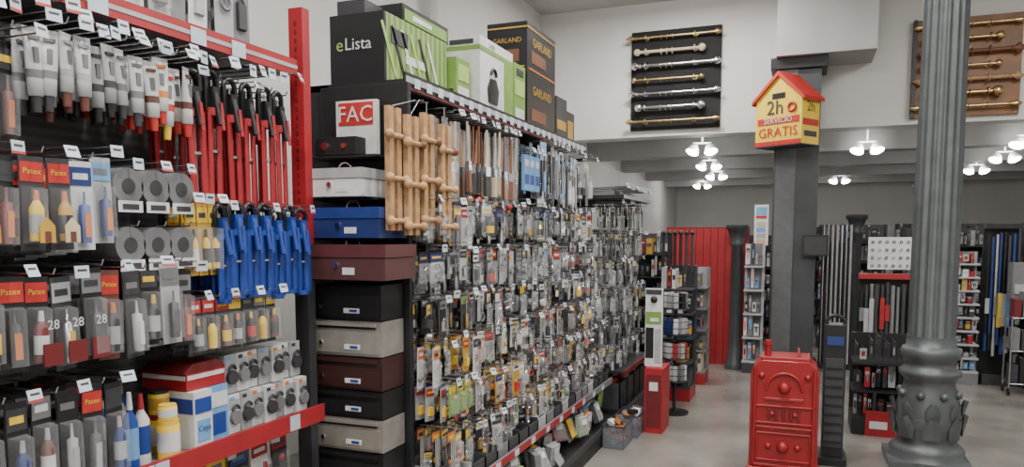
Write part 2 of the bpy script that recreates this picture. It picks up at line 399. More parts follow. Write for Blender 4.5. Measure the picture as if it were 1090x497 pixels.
for k in range(8): can(b,-1.86,1.6+.13*k,.14,.05,.16+.02*(k%2),random.choice((yellow,gold,white)),random.choice((yellow,white,black)),random.choice((red,white,blue)))
for k in range(7): carton(b,-2.2,-1.98,1.6+.14*k,1.72+.14*k,.14,.34,random.choice((yellow,gold,lgrey,white)),random.choice((black,red,blue)))
b.done()
b=MB('lower_hanging_packs')
for k in range(14):
    y=.95+.12*k; hook(b,-2.43,-1.95,y,.79,k%2==0)
    for l in range(3): pack(b,-2.02-.1*l,y,.78,.1,.24,random.choice((yellow,white,black)),random.choice((red,blue,yellow)),random.choice((grey,white,black)),red,random.choice((0,1,5)))
b.done()

# ---------------------------------------------------------------- end-cap with mailboxes and cash boxes
gbl=mat('black_powder_coat',(.010,.010,.012),.5)
b=MB('end_cap_stand')
b.b(gbl,-2.12,-1.66,3.0,3.03,0,2.28)
b.b(gbl,-2.05,-1.66,2.78,3.0,0,.35)
b.b(gbl,-2.05,-1.70,2.80,3.0,1.40,1.408)
for z in (1.585,1.76,1.945): b.b(gbl,-2.08,-1.72,2.82,3.0,z-.008,z)
b.done(.003)
mail_s=mat('mailbox_silver',(.36,.34,.31),.35,.5); mail_b=mat('mailbox_brown',(.04,.015,.014),.35)
z=.355
for k,(m,h) in enumerate(((mail_b,.14),(black,.15),(mail_s,.15),(black,.125),(mail_b,.15),(mail_s,.16),(black,.16))):
    if z+h>1.402: h=1.398-z
    b=MB('mailbox'); x0,x1=-2.045,-1.69
    b.b(m,x0,x1,2.80,2.99,z,z+h-.006)
    b.b(gbl,x0+.03,x1-.03,2.796,2.80,z+h-.04,z+h-.028)
    b.b(m,x0+.02,x1-.02,2.785,2.797,z+h-.028,z+h-.014)
    b.b(m,x0+.012,x1-.012,2.792,2.80,z+.012,z+h-.05)
    b.cyl((x0+.05,2.785,z+h*.35),(x0+.05,2.793,z+h*.35),.009,chrome,n=12)
    b.b(white,x0+.17,x0+.25,2.788,2.792,z+.03,z+.052); b.b(blue,x0+.2,x0+.24,2.786,2.788,z+.035,z+.047)
    b.done(.004); z+=h
def cashbox(x0,x1,y0,y1,z0,h,m,lid):
    b=MB('cash_box'); b.b(m,x0,x1,y0,y1,z0,z0+h*.62); b.b(lid,x0-.004,x1+.004,y0-.004,y1+.004,z0+h*.64,z0+h)
    xc=(x0+x1)/2; b.cyl((xc,y0-.008,z0+h*.42),(xc,y0,z0+h*.42),.012,chrome,n=14); b.b(black,xc-.002,xc+.002,y0-.009,y0-.008,z0+h*.36,z0+h*.48)
    b.torus((0,0,0),.035,.005,chrome,T((xc,(y0+y1)/2,z0+h))@RZ(math.pi/2),12,5,0,math.pi)
    b.b(white,xc+.03,xc+.09,y0-.002,y0,z0+h*.15,z0+h*.35)
    b.done(.006)
cashbox(-2.1,-1.62,2.72,2.98,1.41,.15,mat('maroon',(.08,.03,.03),.45),mat('maroon2',(.10,.03,.032),.4))
cashbox(-2.06,-1.66,2.74,2.98,1.588,.13,mat('navy',(.015,.03,.13),.4),mat('navy2',(.015,.04,.19),.4))
cashbox(-2.06,-1.74,2.74,2.98,1.765,.12,white,lgrey)
b=MB('bicycle_lock_display')
b.b(white,-1.99,-1.78,2.93,2.96,1.96,2.2); b.b(bred,-1.975,-1.795,2.926,2.93,2.09,2.19)
b.text('FAC',white,T((-1.885,2.922,2.135))@FY,.1); 
b.b(gbl,-2.04,-1.83,2.84,2.92,1.95,2.03); b.cyl((-1.99,2.832,1.99),(-1.99,2.84,1.99),.018,chrome,n=14); b.cyl((-1.89,2.832,1.99),(-1.89,2.84,1.99),.012,brass,n=12)
b.done(.004)

# ---------------------------------------------------------------- main gondola
b=MB('gondola_shelving')
b.b(gbl,-2.2,-2.15,3.03,6.0,0,2.3)
for y in (3.05,4.02,5.0,5.98): b.b(gbl,-2.15,-2.1,y-.02,y+.02,0,2.3)
b.b(gbl,-2.2,-1.7,3.03,6.0,2.27,2.3); b.b(gbl,-1.7,-1.685,3.03,6.0,2.25,2.33)
b.b(lgrey,-1.685,-1.68,3.03,6.0,2.285,2.312); b.b(dred,-1.684,-1.679,3.03,6.0,2.255,2.263)
for k in range(24): b.b(offw,-1.68,-1.676,3.1+.12*k,3.15+.12*k,2.268,2.312)
b.b(gbl,-2.15,-1.4,3.05,6.0,0,.12)
b.b(grey,-2.15,-1.45,3.05,6.0,.40,.42); b.b(grey,-1.45,-1.438,3.05,6.0,.39,.435); b.b(red,-1.438,-1.434,3.05,5.2,.395,.432)
b.b(gbl,-1.4,-1.38,3.05,6.0,0,.14); b.b(dgrey,-1.382,-1.376,3.05,6.0,.1,.15)
for k in range(10): b.b(offw,-1.434,-1.431,3.2+.27*k,3.26+.27*k,.395,.43)
for y in (3.06,4.02,5.0,5.97):
    b.prism([(-.01,0),(.01,0),(.01,.02),(-.01,.02)],-2.12,-1.7,gbl,T((0,y,2.2)))
b.done()

b=MB('wooden_coat_racks')
for (y,x,dz) in ((2.80,-1.64,0),(2.92,-1.62,-.02),(3.07,-1.62,.01),(3.23,-1.61,-.02)):
    for s in (0.,.066):
        b.b(wood,x-.012,x+.012,y+s-.018,y+s+.018,1.62+dz,2.14+dz)
    for z in (1.66,1.84,2.02):
        b.cyl((x+.014,y-.03,z+dz),(x+.014,y+.09,z+dz),.012,wood,n=10)
        b.ball((x+.022,y-.035,z+dz),.022,wood); b.ball((x+.022,y+.1,z+dz),.02,dwood if z>1.9 else wood)
    b.cyl((x,y+.03,2.145+dz),(x,3.03 if y<3 else y+.03,2.2),.004,steel,n=5)
    b.cyl((-2.12,max(y+.03,3.05),2.2),(x+.01,max(y+.03,3.05),2.2),.004,steel,n=5)
b.done()
b=MB('paint_brushes')
for k in range(15):
    y=3.38+.068*k; hook(b,-2.15,-1.62,y,2.2,R()<.6)
    for l in range(3):
        x=-1.66-.09*l+U(-.02,.02); M=T((x,y+U(-.015,.015),2.19-U(0,.03)))@RX(U(-.08,.08))@RZ(U(-.3,.3))
        c=random.choice((wood,cream,dwood,brown,lgrey,wood)); w=U(.016,.032)
        b.loft([(0,.006,.01),(-.1,.009,.012),(-.2,.008,w*.8)],c,M,8); b.b(steel,-.01,.01,-w,w,-.25,-.2,M)
        b.b(random.choice((tan,cream,dwood,dgrey)),-.009,.009,-w,w,-.36,-.25,M)
        if k%3==0: b.ball((.0,0,-.4),.02,random.choice((bred,wood)),M)
        if R()<.6: b.b(blister,.012,.014,-w-.006,w+.006,-.4,0,M)
b.done()
b=MB('blue_packaged_cloths')
for k in range(3):
    y=4.46+.1*k
    hook(b,-2.15,-1.6,y,2.12)
    b.b(lblue,-1.65,-1.63,y-.045,y+.045,1.88,2.1); b.b(blue,-1.63,-1.628,y-.035,y+.035,1.92,1.98); b.b(white,-1.63,-1.628,y-.03,y+.03,2.03,2.07)
b.done()

silv=[steel,chrome,lgrey,steel,grey,dgrey]
def fill(mb,xf,xb,y0,y1,z,wr,hr,cards,labels,items,kinds,layers=2,tagp=.6,halfp=.65,zj=.02):
    y=y0
    while y<y1:
        w=U(*wr);h=U(*hr); y+=w/2+.004
        dz=U(-zj,zj); hook(mb,xb,xf+.05,y,z+.008+dz,R()<tagp)
        c=random.choice(cards);lb=random.choice(labels);it=random.choice(items);kd=random.choice(kinds)
        hf=R()<halfp; dx=U(-.06,.02)
        for l in range(layers):
            pack(mb,xf+dx-.075*l+U(-.015,.015),y+U(-.006,.006),z+dz-U(0,.012),w,h,c,lb,it,random.choice(silv),kd,U(-.3,.3),half=hf)
        y+=w/2+U(.002,.02)
cardsA=[lgrey,grey,dgrey,lgrey,dgrey,white,black,lgrey]; labA=[lgrey,grey,dgrey,white,bred,grey,lgrey,dgrey,dblue,white,yellow]
itA=[steel,chrome,grey,chrome,brass,dgrey,white,steel,black,steel]
b=MB('long_handled_packs')
fill(b,-1.64,-2.15,4.76,5.95,2.2,(.05,.085),(.3,.42),[white,lgrey,grey,lgrey],[white,lblue,dgrey,lgrey],[white,lgrey,black,steel,lblue],[2,7,0,7],3,.5,.6)
b.done()
rows=[(1.77,-1.62,(.15,.24)),(1.53,-1.6,(.15,.23)),(1.31,-1.58,(.15,.22)),(1.10,-1.55,(.15,.22)),(.89,-1.52,(.15,.21)),(.68,-1.5,(.15,.22))]
for i,(z,xf,hr) in enumerate(rows):
    b=MB('hardware_blister_packs')
    lab=list(labA); it=list(itA); cd_=list(cardsA)
    if i in (1,2): lab+=[bred,green,lblue]
    if i>=3: lab+= [bred,yellow,orange,green]; it+=[bred,yellow,lgreen,orange]; cd_+=[cream,gold]
    fill(b,xf,-2.15,3.06,5.95,z,(.045,.095),hr,cd_,lab,it,[3,3,4,5,1,3,2,6,7,0],3,.5,.55)
    b.done()
b=MB('green_cleaning_sponges')
for k in range(3):
    hook(b,-2.15,-1.48,3.1+.085*k,.92); pack(b,-1.5,3.1+.085*k,.91,.07,.15,green,yellow,green,gold,1)
b.done()
b=MB('sorting_bins')
for k in range(18):
    y0=3.08+.16*k; c=random.choice((dgrey,grey,lgrey,dgrey,dgrey))
    b.b(c,-1.75,-1.46,y0,y0+.15,.422,.43)
    b.b(c,-1.75,-1.74,y0,y0+.15,.43,.52); b.b(c,-1.47,-1.46,y0,y0+.15,.43,.49); b.b(c,-1.75,-1.46,y0,y0+.006,.43,.51); b.b(c,-1.75,-1.46,y0+.144,y0+.15,.43,.51)
    for _ in range(8):
        pack(b,U(-1.68,-1.5),y0+U(.04,.11),.55+U(0,.03),.07,.11,random.choice(cardsA),random.choice(labA+[orange,green,yellow]),random.choice(itA+[orange,yellow]),steel,random.choice((1,3,5)),U(-.8,.8))
b.done()
b=MB('deck_bagged_goods')
for k in range(90):
    y=U(3.1,5.95); x=U(-1.9,-1.42)
    M=T((x,y,.235+U(0,.05)))@RZ(U(-.8,.8))@RY(U(-.6,.2))
    c=random.choice((red,orange,white,lgrey,yellow,green,dgrey,grey,lblue,dgrey,gold))
    b.b(c,-.02,.02,-.06,.06,-.085,.06,M,.008); b.b(bag,.02,.03,-.055,.055,-.08,.06,M,.01); b.b(white,.03,.032,-.03,.03,0,.04,M)
b.done()

# boxes on top of gondola
zt=2.302
b=MB('garden_tool_carton')
b.b(black,-2.13,-1.835,3.1,3.12,zt,zt+.33); b.b(stripes('green_print',(.10,.20,.03),(.25,.36,.12),6,'Y'),-2.13,-1.835,3.12,3.75,zt,zt+.33)
b.text('Lista',white,T((-1.975,3.097,zt+.19))@FY,.08); b.text('e',lgreen,T((-2.075,3.097,zt+.19))@FY,.09)
for k in range(6):
    M=T((-1.833,3.2+.09*k,zt+.05))@RX(.5)
    b.b((lgreen,black,white)[k%3],0,.002,-.01,.01,0,.26,M)
b.b(white,-1.835,-1.832,3.3,3.5,zt+.13,zt+.17); b.b(black,-1.835,-1.83,3.5,3.7,zt+.04,zt+.09); b.b(dgrey,-1.835,-1.831,3.16,3.32,zt+.2,zt+.27)
b.done()
b=MB('green_carton'); b.b(black,-2.1,-1.85,3.3,3.8,zt+.332,zt+.42); b.b(green,-1.85,-1.847,3.32,3.78,zt+.345,zt+.4); b.b(dgrey,-2.1,-1.95,3.12,3.28,zt+.332,zt+.40); b.b(white,-1.847,-1.845,3.4,3.6,zt+.36,zt+.385); b.done()
b=MB('garden_tool_carton'); b.b(green,-2.12,-1.8,3.8,3.98,zt,zt+.27); b.b(white,-1.8,-1.797,3.82,3.96,zt+.05,zt+.12); b.b(black,-2.1,-1.82,3.797,3.8,zt+.03,zt+.1); b.b(lgreen,-1.8,-1.797,3.82,3.96,zt+.15,zt+.24); b.b(dgrey,-1.8,-1.796,3.83,3.95,zt+.01,zt+.04); b.done()
b=MB('blower_carton')
b.b(white,-1.98,-1.76,4.03,4.55,zt,zt+.44); b.b(green,-1.98,-1.757,4.028,4.552,zt+.36,zt+.385); b.b(green,-1.76,-1.757,4.4,4.55,zt,zt+.36)
b.b(dgrey,-1.95,-1.8,4.024,4.03,zt+.395,zt+.42); b.text('Lista',dgrey,T((-1.756,4.2,zt+.41))@FX,.05)
b.loft([(0,.006,.07),(.08,.006,.09),(.14,.006,.05)],black,T((-1.755,4.22,zt+.08)),14); b.torus((-1.752,4.22,zt+.24),.04,.008,black,a0=0,a1=math.pi)
b.loft([(0,.04,.006),(.08,.05,.006),(.14,.03,.006)],black,T((-1.87,4.026,zt+.08)),14)
b.b(green,-1.96,-1.78,4.024,4.03,zt+.01,zt+.06)
b.done()
b=MB('hedge_trimmer_carton')
b.b(green,-1.98,-1.76,4.57,4.78,zt,zt+.4); b.b(lgreen,-1.76,-1.757,4.59,4.76,zt+.2,zt+.3); b.b(white,-1.76,-1.757,4.6,4.75,zt+.05,zt+.12); b.b(dgrey,-1.76,-1.756,4.62,4.74,zt+.33,zt+.37); b.done()
b=MB('chainsaw_carton')
for (z0,z1) in ((0,.38),(.382,.72)):
    b.b(black,-2.05,-1.76,4.82,5.42,zt+z0,zt+z1)
    b.b(orange,-1.76,-1.757,4.85,5.4,zt+z0+.03,zt+z0+.04); b.b(dwood,-1.76,-1.757,4.9,5.2,zt+z0+.08,zt+z0+.16)
    b.b(gold,-2.03,-1.78,4.817,4.82,zt+z0+.04,zt+z0+.05)
    b.b(dwood,-1.98,-1.82,4.817,4.82,zt+z0+.08,zt+z0+.16)
b.b(gold,-2.05,-1.757,4.817,5.423,zt+.68,zt+.69)
b.text('GARLAND',gold,T((-1.905,4.815,zt+.6))@FY,.045); b.text('GARLAND',gold,T((-1.756,5.12,zt+.6))@FX,.085)
b.text('GARLAND',gold,T((-1.905,4.815,zt+.28))@FY,.045); b.text('GARLAND',gold,T((-1.756,5.12,zt+.28))@FX,.085)
b.done()
b=MB('dark_carton'); b.b(dgrey,-2.0,-1.76,5.46,5.72,zt,zt+.34); b.b(gold,-1.76,-1.757,5.48,5.7,zt+.1,zt+.17); b.b(black,-2.0,-1.77,5.74,5.96,zt,zt+.27); b.b(gold,-1.77,-1.767,5.78,5.92,zt+.05,zt+.2); b.done()

# ---------------------------------------------------------------- second gondola
b=MB('low_gondola_shelving')
b.b(gbl,-2.0,-1.95,6.08,7.2,0,1.97); b.b(gbl,-2.0,-1.38,6.08,7.2,1.9,1.93); b.b(lgrey,-1.38,-1.37,6.08,7.2,1.9,1.93)
b.b(gbl,-1.95,-1.35,6.08,7.2,0,.14); b.b(dgrey,-1.35,-1.335,6.08,7.2,0,.16)
b.b(gbl,-1.95,-1.36,6.08,7.2,.45,.47); b.b(dred,-1.36,-1.345,6.08,7.2,.44,.48)
b.done()
for i,z in enumerate((1.86,1.62,1.38,1.14,.9,.68)):
    b=MB('dark_tool_packs')
    fill(b,-1.46,-1.95,6.1,7.15,z,(.05,.085),(.18,.24),[dgrey,black,grey,lgrey],[dgrey,lgrey,grey,white,dgrey],[black,dgrey,steel,grey,lgrey],[2,2,1,4,3,7],3,.5)
    b.done()
b=MB('top_tool_hooks')
for k in range(16): 
    y=6.1+.068*k; b.cyl((-1.9,y,1.98),(-1.36,y,2.0),.004,steel,n=5); tag(b,-1.355,y,2.02,0,.05,.04); 
for k in range(6): b.b(random.choice((dgrey,grey,black)),-1.85,-1.5,6.12+.17*k,6.26+.17*k,1.932,1.975)
b.done()
b=MB('plastic_basket_goods')
for k in range(4):
    y0=6.12+.27*k
    for (a0,a1,c0,c1) in ((-1.7,-1.4,y0,y0+.01),(-1.7,-1.4,y0+.24,y0+.25),(-1.41,-1.4,y0,y0+.25),(-1.7,-1.69,y0,y0+.25)): b.b(dgrey,a0,a1,c0,c1,.14,.36)
    for _ in range(8): b.ball((U(-1.65,-1.45),y0+U(.05,.2),.36),.04,random.choice((lgrey,white,red,orange,lblue)),n=8,k=4)
b.done()
crate_m=mat('clear_grey_crate',(.22,.24,.28),.25,0,.05,alpha=.4)
for (x0,y0,wd,m) in ((-1.37,5.42,.16,crate_m),(-1.36,5.78,.18,crate_m)):
    b=MB('storage_crate'); x1,y1=x0+wd,y0+.3; hc=.17
    b.b(m,x0,x1,y0,y1,0,.01)
    for (a0,a1,c0,c1) in ((x0,x1,y0,y0+.006),(x0,x1,y1-.006,y1),(x0,x0+.006,y0,y1),(x1-.006,x1,y0,y1)): b.b(m,a0,a1,c0,c1,.01,hc)
    for (a0,a1,c0,c1) in ((x0-.005,x1+.005,y0-.005,y0+.006),(x0-.005,x1+.005,y1-.006,y1+.005),(x0-.005,x0+.006,y0,y1),(x1-.006,x1+.005,y0,y1)): b.b(dgrey,a0,a1,c0,c1,hc-.004,hc+.006)
    for _ in range(26): b.b(random.choice((lgrey,white,orange,dgrey,grey,black)),-.03,.03,-.035,.035,-.015,.015,T((x0+U(.045,wd-.045),y0+U(.05,.25),U(.05,.2)))@RZ(U(0,3))@RX(U(-.7,.7)))
    b.done()

b=MB('product_display_stand')
b.b(red,-1.17,-1.02,5.98,6.3,0,.53); b.b(white,-1.19,-1.05,6.08,6.1,.53,1.17)
b.b(black,-1.185,-1.12,6.076,6.08,.6,.85); b.b(green,-1.185,-1.06,6.076,6.08,.88,.98); b.b(lgrey,-1.11,-1.06,6.076,6.08,.56,.84)
b.b(white,-1.15,-1.08,6.072,6.076,.9,.93); b.ball((-1.12,6.074,1.08),.03,black,n=10,k=4); b.b(dgrey,-1.185,-1.06,6.076,6.08,1.12,1.16)
b.b(dred,-1.155,-1.035,5.975,5.98,.05,.48); b.b(white,-1.13,-1.06,5.972,5.975,.35,.42)
b.done()

# ---------------------------------------------------------------- mid racks
def rack(name,x0,x1,y0,y1,h,frame,back,base,seed,levels=4,hang=False,pal=None):
    random.seed(seed); b=MB(name)
    pal=pal or [lgrey,white,red,dgrey,dblue,gold,steel,lgrey,cream,black,grey,dgrey]
    b.b(back,x0,x1,y1-.02,y1,0,h)
    for x in (x0,x1-.03): b.b(frame,x,x+.03,y1-.05,y1-.02,0,h)
    b.b(base,x0,x1,y0,y1-.02,0,.12)
    for i in range(levels):
        z=.12+(h-.12)*i/levels; zn=(h-.12)/levels
        b.b(frame,x0,x1,y0+.02*i,y1-.02,z,z+.018)
        x=x0+.01
        while x<x1-.05:
            w=U(.025,.075); 
            if x+w>x1: break
            hh=U(.4,.9)*zn; c=random.choice(pal); t=random.random(); yj=U(0,.05)
            if hang or t<.45:
                b.b(c,x,x+w*.8,y0+.03+.02*i+yj,y0+.04+.02*i+yj,z+.04,z+.04+hh); b.b(random.choice(pal),x+.005,x+w*.7,y0+.025+.02*i+yj,y0+.03+.02*i+yj,z+.06+hh*.5,z+.03+hh*.85)
                b.cyl((x+w*.4,y0+.03+.02*i+yj,z+.04+hh*.3),(x+w*.4,y0+.03+.02*i+yj,z+.04+hh*.7),w*.2,random.choice(pal),n=6)
                b.cyl((x+w*.4,y0+.02*i,z+.04+hh),(x+w*.4,y1-.02,z+.04+hh),.004,steel,n=4)
            elif t<.7: can(b,x+w/2,y0+.08+.02*i,z+.018,w*.45,hh*.8,c,random.choice(pal),random.choice(pal))
            else:
                b.b(c,x,x+w*.9,y0+.04+.02*i,y1-.05,z+.018,z+.018+hh); b.b(random.choice(pal),x+.006,x+w*.8,y0+.036+.02*i,y0+.04+.02*i,z+.03+hh*.4,z+hh*.8)
            x+=w+.004
    return b
b=rack('small_goods_rack',-1.3,-.98,7.25,7.65,1.3,dgrey,dgrey,red,3,5); 
for k in range(6): b.cyl((-1.28+.055*k,7.4,1.25),(-1.28+.055*k,7.4,1.6+.03*(k%2)),.014,random.choice((black,black,dgrey)),n=8); b.ball((-1.28+.055*k,7.4,1.62),.024,black)
b.done()
rack('small_goods_rack',-1.28,-.95,8.15,8.5,1.25,grey,lgrey,red,4,5).done()
rack('small_goods_rack',-1.85,-1.4,8.3,8.7,1.62,gbl,dgrey,dgrey,5,6).done()
b=MB('wire_basket_stand')
b.cyl((-1.05,6.75,0.02),(-1.05,6.75,1.1),.015,black); b.loft([(0,.13,.13),(.02,.13,.13)],black,T((-1.05,6.75,0)),20)
for z in (.3,.5,.72,.95):
    for zz in (0,.06,.12): 
        b.torus((0,0,0),.12+.02*zz/.12,.004,black,T((-1.05,6.75,z+zz))@RY(math.pi/2),20,5)
    b.loft([(0,.12,.12),(.006,.12,.12)],dgrey,T((-1.05,6.75,z)),20)
    for k in range(9): a=k*.7; b.b(random.choice((red,lgrey,white,grey,dblue,black,lgrey)),-.025,.025,-.02,.02,0,.13,T((-1.05+.08*math.cos(a),6.75+.08*math.sin(a),z+.01))@RZ(a))
b.done()
b=MB('door_1'); 
b.b(dred,-1.62,-.62,9.57,9.62,0,1.7)
for k in range(11): b.b(red,-1.6+.088*k,-1.6+.088*k+.082,9.55-.004*(k%2),9.575,.0,1.68)
b.b(dred,-.67,-.62,9.53,9.6,0,1.7); b.ball((-.74,9.53,.85),.02,chrome); b.done()

# ---------------------------------------------------------------- dark grey steel column
colm=mat('column_dark_paint',(.045,.05,.055),.45,noise=.15,scale=4,bump=.05); colm2=mat('column_mid_paint',(.1,.105,.11),.45)
b=MB('steel_column')
b.b(colm,-.36,.13,9.4,9.44,0,3.5); b.b(colm,-.36,.13,9.8,9.84,0,3.5); b.b(colm,-.14,-.10,9.44,9.8,0,3.5)
b.b(colm2,-.34,-.12,9.385,9.4,.0,3.5); 
b.b(gbl,-.42,.19,9.34,9.9,3.5,3.63); b.b(gbl,-.4,.17,9.36,9.88,0,.1)
b.done(.005)
b=MB('house_shaped_sign')
sy=stripes('sign_yellow',(.75,.5,.03),(.75,.53,.06),3,'X')
G=T((-.22,9.13,2.60))@RZ(math.radians(-32))
Mh=G@RZ(math.pi/2)
W=.29
b.prism([(-W,0),(W,0),(W,.5),(0,.76),(-W,.5)],-.17,.17,sy,Mh)
for s in (1,-1):
    b.prism([(0,.76),(s*(W+.04),.465),(s*(W+.04),.505),(0,.81)],-.2,.2,bred,Mh)
b.b(bred,-W,W,-.176,-.17,0,.05,G); b.b(bred,-W+.03,W-.03,-.176,-.17,.235,.305,G)
b.b(black,-.08,.08,-.176,-.17,.51,.57,G)
b.text('2h',dgrey,G@T((-.04,-.178,.41))@FY,.22); b.text('SERVICIO',white,G@T((0,-.18,.27))@FY,.085); b.text('GRATIS',bred,G@T((0,-.178,.14))@FY,.15)
b.torus((0,0,0),.045,.014,bred,G@T((.17,-.178,.4))@RZ(math.pi/2),14,5)
b.text('2h',dgrey,G@T((W+.003,0,.4))@FX,.16); b.b(bred,W,W+.004,-.15,.15,.2,.27,G); b.b(dgrey,W,W+.004,-.12,.12,.08,.14,G)
b.b(dgrey,-W,W+.002,-.174,.172,-.012,0,G)
b.cyl((0,.17,.4),(0,.35,.4),.02,gbl,G)
b.done()
b=MB('wall_screen'); b.b(black,-.02,.26,9.3,9.345,1.36,1.6); b.b(dgrey,0.,.24,9.297,9.3,1.38,1.58); b.b(dgrey,0,.08,9.345,9.385,1.42,1.5); b.done(.004)
b=MB('paint_chart_poster'); b.b(white,-.56,-.4,9.42,9.44,1.48,1.96); b.b(lblue,-.54,-.42,9.415,9.42,1.84,1.93); b.b(bred,-.54,-.42,9.415,9.42,1.80,1.83)
for k in range(4): b.b((pinkish,lgrey,lblue,cream)[k],-.53,-.43,9.415,9.42,1.5+.07*k,1.55+.07*k)
b.b(white,-.5,-.46,9.44,9.46,0,1.6)
b.done()
b=rack('leaflet_rack',-.64,-.42,9.05,9.3,1.5,lgrey,grey,dgrey,9,5,True,[white,pinkish,lblue,dgrey,dgrey,orange,grey]); b.done()
b=MB('curtain_rail_rack')
for k in range(7): b.cyl((.22+.05*k,9.75,0.05),(.22+.05*k,9.8,1.72),.014,random.choice((chrome,lgrey,lgrey,steel)),n=8)
b.b(gbl,.2,.58,9.7,9.9,0,.06); b.b(gbl,.2,.58,9.82,9.86,.06,1.5); b.done()

# ---------------------------------------------------------------- fluted iron column
iron=mat('cast_iron_grey',(.09,.10,.105),.42,.3,noise=.15,scale=8)
b=MB('fluted_iron_column')
cx,cy=.85,5.92; nf=16; seg=nf*6
def flsec(z,r,d):
    out=[]
    for i in range(seg):
        a=2*math.pi*i/seg; f=abs(math.sin(a*nf/2)); rr=r-d*f
        out.append((cx+rr*math.cos(a),cy+rr*math.sin(a),z))
    return out
vs=[];zz=[(.88,.152,.0),(.92,.152,.02),(2.5,.143,.019),(4.5,.132,.018),(4.6,.132,0)]
for z,r,d in zz: vs+=flsec(z,r,d)
fs=[(j*seg+i,j*seg+(i+1)%seg,(j+1)*seg+(i+1)%seg,(j+1)*seg+i) for j in range(len(zz)-1) for i in range(seg)]
b.add(vs,fs,iron,I4,True)
prof=[(0,.25),(.05,.25),(.06,.23),(.10,.24),(.13,.22),(.16,.185),(.2,.2),(.3,.212),(.42,.2),(.5,.178),(.56,.162),(.6,.165),(.63,.195),(.66,.195),(.68,.162),(.73,.158),(.75,.185),(.79,.19),(.82,.18),(.83,.156),(.9,.155)]
b.loft([(z,r,r) for z,r in prof],iron,T((cx,cy,0)),32)
b.b(iron,cx-.26,cx+.26,cy-.26,cy+.26,0,.045)
for k in range(8):
    M=T((cx,cy,0))@RZ(k*math.pi/4)
    for (w,x,z0,z1,t) in ((.055,.208,.2,.36,.016),(.045,.205,.34,.46,.018)):
        b.add([(x,-w,z0),(x+.012,0,z0),(x,w,z0),(x,-w*1.1,(z0+z1)/2),(x+.03,0,(z0+z1)/2),(x,w*1.1,(z0+z1)/2),(x+.015,-w*.3,z1),(x+.045,0,z1-.01),(x+.015,w*.3,z1)],
              [(0,1,4,3),(1,2,5,4),(3,4,7,6),(4,5,8,7)],iron,M,True)
    M=T((cx,cy,0))@RZ(k*math.pi/4+math.pi/8)
    b.ball((.185,0,.5),.028,iron,M); b.torus((.2,0,.3),.035,.01,iron,M,12,5)
b.done()

# ---------------------------------------------------------------- red cast stove
rs=mat('red_enamel',(.28,.009,.012),.42,noise=.15,scale=6,coat=.15)
b=MB('red_cast_iron_stove')
x0,x1,y0,y1=-.30,.12,5.1,5.4
M=RZ(-math.pi/2)
xc=(x0+x1)/2; w=(x1-x0)/2
arch=[(xc-w,.07),(xc+w,.07),(xc+w,.70),(xc+w-.02,.75),(xc+w-.07,.79),(xc-w+.07,.79),(xc-w+.02,.75),(xc-w,.70)]
b.prism(arch,-y1,-y0,rs,M)
def ring(xa,xb,za,zb,t,m=rs):
    b.b(m,xa,xb,y0-.014,y0,za,za+t); b.b(m,xa,xb,y0-.014,y0,zb-t,zb); b.b(m,xa,xa+t,y0-.014,y0,za,zb); b.b(m,xb-t,xb,y0-.014,y0,za,zb)
ring(x0+.015,x1-.015,.09,.36,.018); ring(x0+.015,x1-.015,.375,.5,.014); ring(x0+.04,x1-.04,.13,.32,.012)
b.torus((0,0,0),.11,.012,rs,T((xc,y0-.006,.6))@RZ(math.pi/2),20,6,0,math.pi); b.b(rs,xc-.12,xc+.12,y0-.014,y0,.53,.55)
b.ball((xc,y0-.002,.615),.04,rs); b.ball((xc,y0-.004,.225),.04,rs)
for s in (-1,1):
    b.ball((xc+s*.09,y0,.225),.022,rs); b.ball((xc+s*.14,y0,.69),.022,rs); b.cyl((xc+s*.18,y0-.012,.1),(xc+s*.18,y0-.012,.74),.01,rs); b.ball((xc+s*.07,y0,.44),.018,rs)
for k in range(5): b.b(dred,xc-.1+.045*k,xc-.08+.045*k,y0-.01,y0,.4,.475)
b.b(rs,x0-.012,x1+.012,y0-.025,y1+.012,.06,.085); b.b(rs,x0+.06,x1-.06,y0+.02,y1-.02,.785,.81)
b.cyl((x0+.1,y0+.1,.79),(x0+.1,y0+.1,.91),.022,rs,n=12); b.cyl((x0+.1,y0+.1,.88),(x0+.1,y0+.1,.895),.03,rs,n=12)
b.torus((xc+.08,y0+.15,.805),.05,.009,rs,a0=0,a1=math.pi)
for sx in (x0+.04,x1-.04):
    for sy_ in (y0+.03,y1-.04): b.loft([(0,.03,.03),(.03,.02,.02),(.07,.035,.03)],rs,T((sx,sy_,0)),10)
b.done(.008,3)

b=MB('black_tower_heater')
b.b(black,.155,.295,5.62,5.8,.05,.98); b.b(dgrey,.165,.285,5.612,5.62,.12,.75); b.b(dblue,.17,.28,5.608,5.612,.84,.9)
b.b(black,.13,.32,5.56,5.86,0,.05)
for k in range(9): b.b(gbl,.17,.28,5.606,5.613,.15+.065*k,.17+.065*k)
b.torus((0,0,0),.06,.014,black,T((.225,5.7,.98))@RZ(math.pi/2),14,6,0,math.pi)
b.done(.012)

